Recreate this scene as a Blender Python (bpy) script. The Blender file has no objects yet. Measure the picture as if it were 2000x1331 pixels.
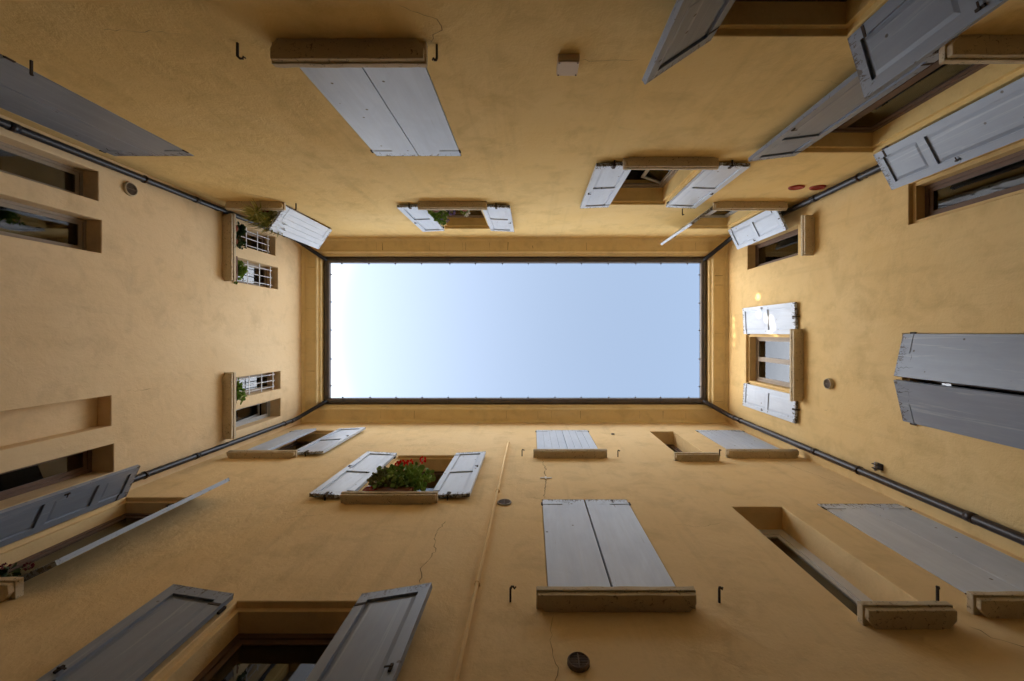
import bpy, bmesh, math, random
from mathutils import Vector, Matrix
random.seed(7)
R = math.radians
sc = bpy.context.scene
COL = sc.collection

# ------------------------------------------------------------------ camera
cam_d = bpy.data.cameras.new('camera')
cam = bpy.data.objects.new('camera', cam_d)
COL.objects.link(cam)
cam.location = (0, 0, 0)
cam.rotation_euler = (math.pi, 0, 0)          # straight up, picture top towards -Y
cam_d.sensor_width = 36.0
cam_d.lens = 14.4
cam_d.shift_x = -38 / 2000
cam_d.shift_y = -15.5 / 2000
cam_d.clip_start = 0.05
cam_d.clip_end = 5000
sc.camera = cam

# ------------------------------------------------------------------ light
SUN_EL = R(14.0)
SUN_VEC = Vector((-math.cos(SUN_EL), 0.02, math.sin(SUN_EL))).normalized()
w = bpy.data.worlds.new('World')
sc.world = w
w.use_nodes = True
nt = w.node_tree
nt.nodes.clear()
wo = nt.nodes.new('ShaderNodeOutputWorld')
sky = nt.nodes.new('ShaderNodeTexSky')
sky.sky_type = 'NISHITA'
sky.sun_disc = False
sky.sun_elevation = SUN_EL
sky.sun_rotation = R(-90)
sky.dust_density = 2.0
sky.air_density = 1.0
sky.ozone_density = 1.0
bg = nt.nodes.new('ShaderNodeBackground')
bg.inputs['Strength'].default_value = 0.032
nt.links.new(sky.outputs[0], bg.inputs['Color'])
# thin bright veil of high haze towards the sun
tc = nt.nodes.new('ShaderNodeTexCoord')
dot = nt.nodes.new('ShaderNodeVectorMath'); dot.operation = 'DOT_PRODUCT'
nt.links.new(tc.outputs['Generated'], dot.inputs[0])
dot.inputs[1].default_value = SUN_VEC
mr = nt.nodes.new('ShaderNodeMapRange')
mr.inputs['From Min'].default_value = -0.20
mr.inputs['From Max'].default_value = 1.0
nt.links.new(dot.outputs['Value'], mr.inputs['Value'])
pw = nt.nodes.new('ShaderNodeMath'); pw.operation = 'POWER'
nt.links.new(mr.outputs[0], pw.inputs[0]); pw.inputs[1].default_value = 2.6
vs = nt.nodes.new('ShaderNodeMath'); vs.operation = 'MULTIPLY'
nt.links.new(pw.outputs[0], vs.inputs[0]); vs.inputs[1].default_value = 0.05
bg2 = nt.nodes.new('ShaderNodeBackground')
bg2.inputs['Color'].default_value = (0.97, 1.0, 1.03, 1)
# hazy brightening all round towards the horizon, plus a faint even milkiness
sx = nt.nodes.new('ShaderNodeSeparateXYZ'); nt.links.new(tc.outputs['Generated'], sx.inputs[0])
hz = nt.nodes.new('ShaderNodeMath'); hz.operation = 'SUBTRACT'; hz.use_clamp = True
hz.inputs[0].default_value = 1.0; nt.links.new(sx.outputs[2], hz.inputs[1])
hp = nt.nodes.new('ShaderNodeMapRange'); hp.interpolation_type = 'SMOOTHSTEP'
nt.links.new(hz.outputs[0], hp.inputs['Value'])
hp.inputs['From Min'].default_value = 0.082; hp.inputs['From Max'].default_value = 0.21
hs = nt.nodes.new('ShaderNodeMath'); hs.operation = 'MULTIPLY_ADD'; nt.links.new(hp.outputs[0], hs.inputs[0])
hs.inputs[1].default_value = 0.30; hs.inputs[2].default_value = 0.0145
sm = nt.nodes.new('ShaderNodeMath'); sm.operation = 'ADD'
nt.links.new(vs.outputs[0], sm.inputs[0]); nt.links.new(hs.outputs[0], sm.inputs[1])
nt.links.new(sm.outputs[0], bg2.inputs['Strength'])
ad = nt.nodes.new('ShaderNodeAddShader')
nt.links.new(bg.outputs[0], ad.inputs[0]); nt.links.new(bg2.outputs[0], ad.inputs[1])
nt.links.new(ad.outputs[0], wo.inputs['Surface'])

sun_d = bpy.data.lights.new('sun', 'SUN')
sun_d.energy = 2.0
sun_d.angle = R(0.5)
sun_d.color = (1.0, 0.82, 0.58)
sun = bpy.data.objects.new('sun', sun_d)
COL.objects.link(sun)
sun.rotation_euler = (-SUN_VEC).to_track_quat('-Z', 'Y').to_euler()
sun.location = SUN_VEC * 60

sc.view_settings.view_transform = 'Standard'
sc.view_settings.look = 'None'
sc.view_settings.exposure = 3.82
sc.view_settings.gamma = 1.0
try:
    sc.cycles.max_bounces = 12
    sc.cycles.diffuse_bounces = 8
except Exception:
    pass

# ------------------------------------------------------------------ materials
def node_mat(name):
    m = bpy.data.materials.new(name); m.use_nodes = True
    t = m.node_tree
    b = t.nodes['Principled BSDF']
    return m, t, b

def N(t, kind, **kw):
    n = t.nodes.new(kind)
    for k, v in kw.items():
        setattr(n, k, v)
    return n

def noise(t, vec, scale, detail=4, rough=0.55, dist=0.0):
    n = N(t, 'ShaderNodeTexNoise')
    n.inputs['Scale'].default_value = scale
    n.inputs['Detail'].default_value = detail
    n.inputs['Roughness'].default_value = rough
    n.inputs['Distortion'].default_value = dist
    if vec is not None: t.links.new(vec, n.inputs['Vector'])
    return n.outputs['Fac']

def ramp(t, fac, a, b, ca=(0, 0, 0, 1), cb=(1, 1, 1, 1)):
    r = N(t, 'ShaderNodeValToRGB')
    r.color_ramp.elements[0].position = a; r.color_ramp.elements[0].color = ca
    r.color_ramp.elements[1].position = b; r.color_ramp.elements[1].color = cb
    t.links.new(fac, r.inputs[0])
    return r.outputs[0]

def mix(t, fac, ca, cb, mode='MIX'):
    m = N(t, 'ShaderNodeMix', data_type='RGBA', blend_type=mode)
    if isinstance(fac, (int, float)): m.inputs[0].default_value = fac
    else: t.links.new(fac, m.inputs[0])
    for i, c in ((6, ca), (7, cb)):
        if isinstance(c, tuple): m.inputs[i].default_value = c
        else: t.links.new(c, m.inputs[i])
    return m.outputs[2]

def math_n(t, op, a, b):
    m = N(t, 'ShaderNodeMath', operation=op)
    for i, v in ((0, a), (1, b)):
        if isinstance(v, (int, float)): m.inputs[i].default_value = v
        else: t.links.new(v, m.inputs[i])
    return m.outputs[0]

def bump(t, b, h, strength, dist=0.01):
    n = N(t, 'ShaderNodeBump')
    n.inputs['Strength'].default_value = strength
    n.inputs['Distance'].default_value = dist
    t.links.new(h, n.inputs['Height'])
    t.links.new(n.outputs[0], b.inputs['Normal'])

def scaled(t, vec, s):
    m = N(t, 'ShaderNodeMapping'); m.inputs['Scale'].default_value = s
    t.links.new(vec, m.inputs['Vector'])
    return m.outputs[0]

def c4(c, k=1.0): return (c[0] * k, c[1] * k, c[2] * k, 1)

def plaster(name, base, warm, streak=0.3):
    m, t, b = node_mat(name)
    g = N(t, 'ShaderNodeNewGeometry').outputs['Position']
    big = noise(t, g, 0.45, 5, 0.6, 0.6)
    mid = noise(t, g, 2.3, 6, 0.65, 0.4)
    fine = noise(t, g, 22, 5, 0.7)
    col = mix(t, ramp(t, big, 0.35, 0.68), c4(base), c4(warm))
    col = mix(t, ramp(t, mid, 0.50, 0.80), col, c4(base, 0.80))
    pale = noise(t, g, 1.1, 7, 0.7, 1.0)
    pf = math_n(t, 'MULTIPLY', ramp(t, pale, 0.52, 0.75), 0.45)
    col = mix(t, pf, col, c4((base[0] * 1.12, base[1] * 1.16, base[2] * 1.25)))
    sv = scaled(t, g, (3.2, 3.2, 0.22))
    st = noise(t, sv, 1.6, 5, 0.6)
    sf = math_n(t, 'MULTIPLY', ramp(t, st, 0.55, 0.78), streak)
    col = mix(t, sf, col, c4(base, 0.62))
    # trowel swipes and greyish weather patches
    gv = scaled(t, g, (1.0, 1.0, 2.6))
    gr = noise(t, gv, 0.9, 8, 0.72, 1.6)
    gf = math_n(t, 'MULTIPLY', ramp(t, gr, 0.60, 0.74), 0.35)
    col = mix(t, gf, col, c4((base[0] * 0.72, base[1] * 0.76, base[2] * 0.85)))
    ff = math_n(t, 'MULTIPLY', ramp(t, fine, 0.55, 0.75), 0.22)
    col = mix(t, ff, col, c4(base, 0.75))
    t.links.new(col, b.inputs['Base Color'])
    b.inputs['Roughness'].default_value = 0.9
    b.inputs['Specular IOR Level'].default_value = 0.15
    h = math_n(t, 'ADD', math_n(t, 'MULTIPLY', noise(t, g, 5, 5, 0.6, 0.5), 1.0),
               math_n(t, 'MULTIPLY', noise(t, g, 45, 4, 0.6), 0.25))
    bump(t, b, h, 0.55, 0.02)
    return m

M = {}
M['plaster_top'] = plaster('ochre_plaster', (0.79, 0.565, 0.23), (0.82, 0.615, 0.285))
M['plaster_bottom'] = plaster('apricot_plaster', (0.79, 0.575, 0.29), (0.82, 0.62, 0.345))
M['plaster_left'] = plaster('rosy_plaster', (0.74, 0.555, 0.325), (0.77, 0.60, 0.375), 0.15)
M['plaster_right'] = plaster('yellow_plaster', (0.72, 0.51, 0.23), (0.75, 0.555, 0.28))
M['cornice'] = plaster('cornice_paint', (0.84, 0.66, 0.34), (0.86, 0.70, 0.39), 0.25)

def flat(name, c, rough=0.7, metal=0.0, var=0.15, scale=20, bmp=0.0):
    m, t, b = node_mat(name)
    g = N(t, 'ShaderNodeTexCoord').outputs['Object']
    n = noise(t, g, scale, 4)
    t.links.new(mix(t, n, c4(c, 1 - var), c4(c, 1 + var)), b.inputs['Base Color'])
    b.inputs['Roughness'].default_value = rough
    b.inputs['Metallic'].default_value = metal
    b.inputs['Specular IOR Level'].default_value = 0.3
    if bmp: bump(t, b, n, bmp, 0.005)
    return m

def shutter_paint(name, c, wear):
    m, t, b = node_mat(name)
    tcn = N(t, 'ShaderNodeTexCoord')
    g = tcn.outputs['Object']; gen = tcn.outputs['Generated']
    oi = N(t, 'ShaderNodeObjectInfo').outputs['Random']
    off = N(t, 'ShaderNodeVectorMath', operation='ADD')
    t.links.new(g, off.inputs[0]); 
    cmb = N(t, 'ShaderNodeCombineXYZ')
    mo = math_n(t, 'MULTIPLY', oi, 37.0)
    t.links.new(mo, cmb.inputs[0]); t.links.new(mo, cmb.inputs[2])
    t.links.new(cmb.outputs[0], off.inputs[1])
    g = off.outputs[0]
    grain = noise(t, scaled(t, g, (9, 9, 0.7)), 2.2, 5, 0.6)
    blot = noise(t, scaled(t, g, (2.0, 2.0, 1.0)), 1.6, 5, 0.6, 0.8)
    col = mix(t, ramp(t, grain, 0.3, 0.75), c4(c, 0.93), c4(c, 1.04))
    bf = math_n(t, 'MULTIPLY', ramp(t, blot, 0.42, 0.72), 0.55)
    col = mix(t, bf, col, c4((c[0] * 0.74, c[1] * 0.76, c[2] * 0.80)))
    # peeled paint near the ends and edges of the leaf
    sep = N(t, 'ShaderNodeSeparateXYZ'); t.links.new(gen, sep.inputs[0])
    zc = math_n(t, 'ABSOLUTE', math_n(t, 'SUBTRACT', sep.outputs[2], 0.5), 0)
    xc = math_n(t, 'ABSOLUTE', math_n(t, 'SUBTRACT', sep.outputs[0], 0.5), 0)
    ze = N(t, 'ShaderNodeMapRange'); t.links.new(zc, ze.inputs[0])
    ze.inputs[1].default_value = 0.40; ze.inputs[2].default_value = 0.5
    xe = N(t, 'ShaderNodeMapRange'); t.links.new(xc, xe.inputs[0])
    xe.inputs[1].default_value = 0.44; xe.inputs[2].default_value = 0.5
    edge = math_n(t, 'MAXIMUM', ze.outputs[0], math_n(t, 'MULTIPLY', xe.outputs[0], 0.55))
    chip = noise(t, scaled(t, g, (14, 14, 7)), 1.5, 8, 0.75, 1.2)
    thr = math_n(t, 'ADD', chip, math_n(t, 'MULTIPLY', edge, 0.13 + 0.12 * wear))
    cf = ramp(t, thr, 0.735, 0.765)
    vo = N(t, 'ShaderNodeTexVoronoi'); vo.inputs['Scale'].default_value = 5.0
    t.links.new(g, vo.inputs['Vector'])
    cf = math_n(t, 'MAXIMUM', cf, ramp(t, vo.outputs['Distance'], 0.05, 0.085, (1, 1, 1, 1), (0, 0, 0, 1)))
    crk = noise(t, scaled(t, g, (30, 30, 1.6)), 1.4, 6, 0.7)
    scf = noise(t, scaled(t, g, (10, 10, 0.45)), 1.3, 7, 0.7, 0.6)
    sf = math_n(t, 'MULTIPLY', ramp(t, scf, 0.56, 0.72), 0.45 * wear)
    col = mix(t, sf, col, c4((0.60, 0.63, 0.68)))
    kf = math_n(t, 'MULTIPLY', ramp(t, crk, 0.66, 0.70), 0.45 * wear)
    col = mix(t, kf, col, c4((0.22, 0.20, 0.19)))
    col = mix(t, cf, col, c4((0.10, 0.085, 0.075)))
    t.links.new(col, b.inputs['Base Color'])
    b.inputs['Roughness'].default_value = 0.40
    b.inputs['Specular IOR Level'].default_value = 0.5
    bump(t, b, math_n(t, 'SUBTRACT', grain, math_n(t, 'MULTIPLY', cf, 1.5)), 0.25, 0.006)
    return m

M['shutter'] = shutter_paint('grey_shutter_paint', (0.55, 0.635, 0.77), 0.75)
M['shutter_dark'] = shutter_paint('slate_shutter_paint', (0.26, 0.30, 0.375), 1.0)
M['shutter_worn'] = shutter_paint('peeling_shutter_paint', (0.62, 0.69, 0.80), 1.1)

def sill_mat():
    m, t, b = node_mat('sill_paint')
    g = N(t, 'ShaderNodeNewGeometry').outputs['Position']
    c = (0.60, 0.50, 0.34)
    col = mix(t, noise(t, g, 6, 5), c4(c, 0.85), c4(c, 1.12))
    sp = noise(t, scaled(t, g, (1, 1, 1)), 22, 8, 0.8, 1.2)
    col = mix(t, ramp(t, sp, 0.56, 0.63), col, c4((0.13, 0.10, 0.07)))
    dr = noise(t, g, 3, 6, 0.7)
    col = mix(t, math_n(t, 'MULTIPLY', ramp(t, dr, 0.5, 0.8), 0.4), col, c4((0.34, 0.27, 0.18)))
    t.links.new(col, b.inputs['Base Color'])
    b.inputs['Roughness'].default_value = 0.85
    bump(t, b, sp, 0.4, 0.01)
    return m
M['sill'] = sill_mat()
M['brown_frame'] = flat('brown_window_paint', (0.16, 0.10, 0.07), 0.5)
M['grey_frame'] = flat('pale_window_frame', (0.42, 0.43, 0.44), 0.45)
M['white_frame'] = flat('white_window_frame', (0.70, 0.70, 0.70), 0.4, var=0.05)
M['tan_frame'] = flat('tan_window_frame', (0.32, 0.26, 0.20), 0.5)
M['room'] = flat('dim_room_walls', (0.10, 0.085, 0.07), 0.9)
M['curtain'] = flat('pale_curtain_cloth', (0.72, 0.74, 0.76), 0.9, var=0.06, scale=4)
M['iron'] = flat('rusty_iron', (0.055, 0.040, 0.032), 0.75, 0.2, 0.4, 30, 0.3)
M['pipe'] = flat('dark_drainpipe_paint', (0.016, 0.016, 0.022), 0.34, 0.0, 0.25, 6)
M['pipe_brown'] = flat('brown_drainpipe_paint', (0.034, 0.024, 0.022), 0.34, 0.0, 0.25, 6)
M['gutter'] = flat('weathered_gutter_metal', (0.115, 0.100, 0.095), 0.38, 0.35, 0.3, 5)
M['zinc'] = flat('dull_zinc', (0.36, 0.35, 0.35), 0.4, 0.5)
M['crack'] = flat('crack_brown', (0.30, 0.19, 0.095), 0.95)  # plain brown for the crack and joint ribbons
M['conduit'] = flat('ochre_painted_tube', (0.66, 0.45, 0.235), 0.55, 0, 0.08, 5)
M['vent_cream'] = flat('cream_vent_plastic', (0.52, 0.44, 0.30), 0.6)
M['vent_brown'] = flat('brown_vent_plastic', (0.15, 0.105, 0.07), 0.6)
M['vent_dark'] = flat('vent_opening', (0.05, 0.04, 0.03), 0.8)
M['vent_grey'] = flat('grey_vent_plastic', (0.33, 0.30, 0.25), 0.6)
M['red'] = flat('dark_red_plastic', (0.30, 0.035, 0.018), 0.4)
M['box'] = flat('beige_box_plastic', (0.64, 0.51, 0.36), 0.5, var=0.05)
M['white_bar'] = flat('painted_white_iron', (0.66, 0.68, 0.71), 0.5)
M['gauge'] = flat('white_gypsum', (0.8, 0.8, 0.8), 0.7, var=0.03)
M['terracotta'] = flat('terracotta', (0.33, 0.10, 0.055), 0.8)
M['pot_red'] = flat('glazed_red_bowl', (0.28, 0.03, 0.025), 0.25)
M['pot_brown'] = flat('brown_planter_plastic', (0.19, 0.085, 0.05), 0.5)
M['soil'] = flat('soil', (0.04, 0.028, 0.02), 0.95)
M['petal_red'] = flat('red_petals', (0.90, 0.02, 0.02), 0.6)
M['petal_crimson'] = flat('crimson_petals', (0.16, 0.01, 0.03), 0.6)
M['petal_purple'] = flat('violet_petals', (0.33, 0.26, 0.52), 0.6)
M['petal_white'] = flat('white_petals', (0.85, 0.85, 0.83), 0.6)
M['stem'] = flat('green_stem', (0.13, 0.15, 0.05), 0.7)
M['tile'] = flat('clay_roof_tiles', (0.34, 0.16, 0.09), 0.85, var=0.3, scale=8, bmp=0.5)
M['blocker'] = flat('grey_sky_blocker', (0.17, 0.18, 0.20), 0.8, var=0.2, scale=3)
M['bounce_absorber'] = flat('dark_bounce_absorber', (0.10, 0.09, 0.08), 0.85, var=0.3, scale=6, bmp=0.4)
M['ground'] = flat('courtyard_paving_stone', (0.08, 0.072, 0.062), 0.85, var=0.2, scale=2)

def leaf_mat(name, ca, cb):
    m, t, b = node_mat(name)
    g = N(t, 'ShaderNodeNewGeometry').outputs['Position']
    isl = N(t, 'ShaderNodeNewGeometry').outputs['Random Per Island']
    col = mix(t, isl, c4(ca), c4(cb))
    col = mix(t, math_n(t, 'MULTIPLY', noise(t, g, 40), 0.4), col, c4(ca, 0.7))
    t.links.new(col, b.inputs['Base Color'])
    b.inputs['Roughness'].default_value = 0.5
    return m
M['leaf_green'] = leaf_mat('fresh_green_leaves', (0.13, 0.26, 0.05), (0.36, 0.52, 0.12))
M['leaf_dark'] = leaf_mat('dark_green_leaves', (0.02, 0.055, 0.02), (0.06, 0.13, 0.04))
M['leaf_spider'] = leaf_mat('yellow_green_blades', (0.22, 0.26, 0.06), (0.50, 0.48, 0.16))
M['leaf_pale'] = leaf_mat('pale_geranium_leaves', (0.16, 0.19, 0.06), (0.34, 0.33, 0.15))

def glass_mat():
    m, t, b = node_mat('window_glass')
    t.nodes.remove(b)
    out = t.nodes['Material Output']
    tr = N(t, 'ShaderNodeBsdfTransparent'); tr.inputs[0].default_value = (0.55, 0.58, 0.60, 1)
    gl = N(t, 'ShaderNodeBsdfGlossy'); gl.inputs['Roughness'].default_value = 0.02
    fr = N(t, 'ShaderNodeFresnel'); fr.inputs[0].default_value = 2.0
    g = N(t, 'ShaderNodeNewGeometry').outputs['Position']
    nb = N(t, 'ShaderNodeBump'); nb.inputs['Strength'].default_value = 0.06; nb.inputs['Distance'].default_value = 0.02
    t.links.new(noise(t, g, 2.2, 2), nb.inputs['Height'])
    t.links.new(nb.outputs[0], gl.inputs['Normal'])
    ms = N(t, 'ShaderNodeMixShader')
    t.links.new(fr.outputs[0], ms.inputs[0]); t.links.new(tr.outputs[0], ms.inputs[1]); t.links.new(gl.outputs[0], ms.inputs[2])
    t.links.new(ms.outputs[0], out.inputs['Surface'])
    return m
M['glass'] = glass_mat()

# ------------------------------------------------------------------ helpers
WPOS = {}
def link(name, me, parent=None, loc=(0, 0, 0), rotz=0.0):
    o = bpy.data.objects.new(name, me)
    COL.objects.link(o)
    loc = Vector(loc)
    if parent is not None:
        o.parent = parent
        o.location = loc - WPOS[parent.name]
    else:
        o.location = loc
    o.rotation_euler = (0, 0, rotz)
    WPOS[o.name] = loc
    return o

def mesh(name, bm, mats, parent=None, loc=(0, 0, 0), rotz=0.0, bevel=0.0, smooth=False, recalc=True):
    """bm in coordinates local to loc"""
    if recalc: bmesh.ops.recalc_face_normals(bm, faces=bm.faces)
    me = bpy.data.meshes.new(name)
    bm.to_mesh(me); bm.free()
    if not isinstance(mats, (list, tuple)): mats = [mats]
    for m in mats: me.materials.append(m)
    if smooth:
        for p in me.polygons: p.use_smooth = True
    o = link(name, me, parent, loc, rotz)
    if bevel:
        bv = o.modifiers.new('bevel', 'BEVEL'); bv.width = bevel; bv.segments = 2
        bv.limit_method = 'ANGLE'; bv.angle_limit = R(40)
    return o

def empty(name, loc): 
    o = bpy.data.objects.new(name, None); COL.objects.link(o)
    o.location = loc; o.empty_display_size = 0.2
    WPOS[o.name] = Vector(loc)
    return o

def tag(o, label=None, cat=None, group=None, kind=None):
    if label: o['label'] = label
    if cat: o['category'] = cat
    if group: o['group'] = group
    if kind: o['kind'] = kind
    return o

def dup(o, loc, rotz=0.0):
    """copy of a thing with copies of its parts"""
    c = o.copy(); COL.objects.link(c)
    if o.parent is not None:
        c.parent = o.parent; c.location = Vector(loc) - WPOS[o.parent.name]
    else:
        c.location = loc
    c.rotation_euler = (0, 0, rotz); WPOS[c.name] = Vector(loc)
    for ch in list(o.children):
        d = ch.copy(); COL.objects.link(d); d.parent = c
        WPOS[d.name] = WPOS[ch.name] - WPOS[o.name] + Vector(loc)
    return c

def box(bm, lo, hi, mat=0):
    xs = (min(lo[0], hi[0]), max(lo[0], hi[0])); ys = (min(lo[1], hi[1]), max(lo[1], hi[1])); zs = (min(lo[2], hi[2]), max(lo[2], hi[2]))
    v = [bm.verts.new((x, y, z)) for x in xs for y in ys for z in zs]
    for f in ((0, 1, 3, 2), (4, 6, 7, 5), (0, 4, 5, 1), (2, 3, 7, 6), (0, 2, 6, 4), (1, 5, 7, 3)):
        fc = bm.faces.new([v[i] for i in f]); fc.material_index = mat

def quad(bm, pts, mat=0):
    f = bm.faces.new([bm.verts.new(p) for p in pts]); f.material_index = mat
    return f

def tube(bm, pts, r, seg=10, mat=0, cap=True):
    pts = [Vector(p) for p in pts]
    rings = []
    up = Vector((0.31, 0.17, 0.93)).normalized()
    prev = None
    for i, p in enumerate(pts):
        if i == 0: d = pts[1] - pts[0]
        elif i == len(pts) - 1: d = pts[-1] - pts[-2]
        else: d = (pts[i + 1] - p).normalized() + (p - pts[i - 1]).normalized()
        d = d.normalized()
        if prev is None:
            a = d.cross(up)
            if a.length < 0.1: a = d.cross(Vector((1, 0, 0)))
        else:
            a = prev - d * prev.dot(d)
        a.normalize(); prev = a
        b = d.cross(a)
        rr = r[i] if isinstance(r, (list, tuple)) else r
        rings.append([bm.verts.new(p + (a * math.cos(2 * math.pi * k / seg) + b * math.sin(2 * math.pi * k / seg)) * rr) for k in range(seg)])
    for q in range(len(rings) - 1):
        for k in range(seg):
            f = bm.faces.new((rings[q][k], rings[q][(k + 1) % seg], rings[q + 1][(k + 1) % seg], rings[q + 1][k]))
            f.material_index = mat; f.smooth = True
    if cap:
        for rg in (rings[0], rings[-1]):
            f = bm.faces.new(rg); f.material_index = mat

# ------------------------------------------------------------------ the four walls of the court
GZ = -1.6          # ground
WT = 10.40         # top of the plain walls
DT, DB, DL, DR = 2.405, 2.30, 5.85, 5.00
FR = {'T': ('x', Vector((0, -DT, 0)), Vector((1, 0, 0)), Vector((0, 1, 0))),
      'B': ('x', Vector((0, DB, 0)), Vector((1, 0, 0)), Vector((0, -1, 0))),
      'L': ('y', Vector((-DL, 0, 0)), Vector((0, 1, 0)), Vector((1, 0, 0))),
      'R': ('y', Vector((DR, 0, 0)), Vector((0, 1, 0)), Vector((-1, 0, 0)))}
def P(wl, a, n, z):
    _, o, A, Nn = FR[wl]
    return o + A * a + Nn * n + Vector((0, 0, z))
def PL(wl, org):
    """point function relative to an origin"""
    return lambda a, n, z: P(wl, a, n, z) - org
def wbox(bm, f, a0, a1, n0, n1, z0, z1, mat=0):
    p, q = f(a0, n0, z0), f(a1, n1, z1)
    box(bm, p, q, mat)

# openings: wall, a0, a1, z0, z1, options
OP = []
def opening(wl, a0, a1, z0, z1, rab=True, niche=0.0):
    OP.append((wl, a0, a1, z0, z1, rab, niche))

def crack_pts(bm, f, pts, wd, mat, n=0.003):
    """a jagged thin ribbon along (a,z) points"""
    out = []
    for i in range(len(pts) - 1):
        (a0, z0), (a1, z1) = pts[i], pts[i + 1]
        L = math.hypot(a1 - a0, z1 - z0); k = max(2, int(L / 0.05))
        for j in range(k):
            u = j / k
            jit = 0.018 if (i + j) else 0
            out.append((a0 + (a1 - a0) * u + random.uniform(-jit, jit), z0 + (z1 - z0) * u + random.uniform(-jit, jit)))
    out.append(pts[-1])
    vs = []
    for i, (a, z) in enumerate(out):
        a2, z2 = out[min(i + 1, len(out) - 1)]; a1, z1 = out[max(i - 1, 0)]
        dx, dz = a2 - a1, z2 - z1; l = math.hypot(dx, dz) or 1
        ww = wd * random.uniform(0.2, 1.2) * (0.2 if i in (0, len(out) - 1) else 1)
        vs.append((bm.verts.new(f(a - dz / l * ww / 2, n, z + dx / l * ww / 2)), bm.verts.new(f(a + dz / l * ww / 2, n, z - dx / l * ww / 2))))
    for i in range(len(vs) - 1):
        fc = bm.faces.new((vs[i][0], vs[i + 1][0], vs[i + 1][1], vs[i][1])); fc.material_index = mat

def facade(wl, wing, a_lo, a_hi, pm, cracks):
    org = WPOS[wing.name]; f = PL(wl, org)
    bm = bmesh.new()
    ops = [o for o in OP if o[0] == wl]
    RB, RD, CH = 0.045, 0.055, 0.008
    def grid(n, rects):
        As = sorted({a_lo, a_hi, *[r[0] for r in rects], *[r[1] for r in rects]})
        Zs = sorted({GZ - 0.3, WT, *[r[2] for r in rects], *[r[3] for r in rects]})
        V = {}
        def vt(i, j):
            if (i, j) not in V: V[i, j] = bm.verts.new(f(As[i], n, Zs[j]))
            return V[i, j]
        for i in range(len(As) - 1):
            for j in range(len(Zs) - 1):
                ca, cz = (As[i] + As[i + 1]) / 2, (Zs[j] + Zs[j + 1]) / 2
                if any(r[0] < ca < r[1] and r[2] < cz < r[3] for r in rects): continue
                bm.faces.new((vt(i, j), vt(i + 1, j), vt(i + 1, j + 1), vt(i, j + 1)))
    def ring(r0, n0, r1, n1):
        c0 = [(r0[0], r0[2]), (r0[1], r0[2]), (r0[1], r0[3]), (r0[0], r0[3])]
        c1 = [(r1[0], r1[2]), (r1[1], r1[2]), (r1[1], r1[3]), (r1[0], r1[3])]
        for k in range(4):
            l = (k + 1) % 4
            quad(bm, (f(c0[k][0], n0, c0[k][1]), f(c0[l][0], n0, c0[l][1]), f(c1[l][0], n1, c1[l][1]), f(c1[k][0], n1, c1[k][1])))
    outer, inner = [], []
    for (_, a0, a1, z0, z1, rab, niche) in ops:
        r0 = (a0 - CH, a1 + CH, z0 - CH, z1 + CH)
        outer.append(r0)
        r1 = (a0, a1, z0, z1)
        ring(r0, 0, r1, -CH)
        if niche:
            ring(r1, -CH, r1, -niche)
            quad(bm, (f(a0, -niche, z0), f(a1, -niche, z0), f(a1, -niche, z1), f(a0, -niche, z1)))
            continue
        if rab:
            r2 = (a0 + RB, a1 - RB, z0, z1 - RB)
            ring(r1, -CH, r1, -RD)
            ring(r1, -RD, r2, -RD - 0.002)
            ring(r2, -RD - 0.002, r2, -0.45)
        else:
            r2 = r1
            ring(r1, -CH, r2, -0.45)
        inner.append(r2)
    grid(0, outer)
    grid(-0.45, inner)
    for pts, wd in cracks: crack_pts(bm, f, pts, wd, 1)
    o = mesh('wall', bm, [pm, M['crack']], wing, org, recalc=False)
    return o

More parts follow.
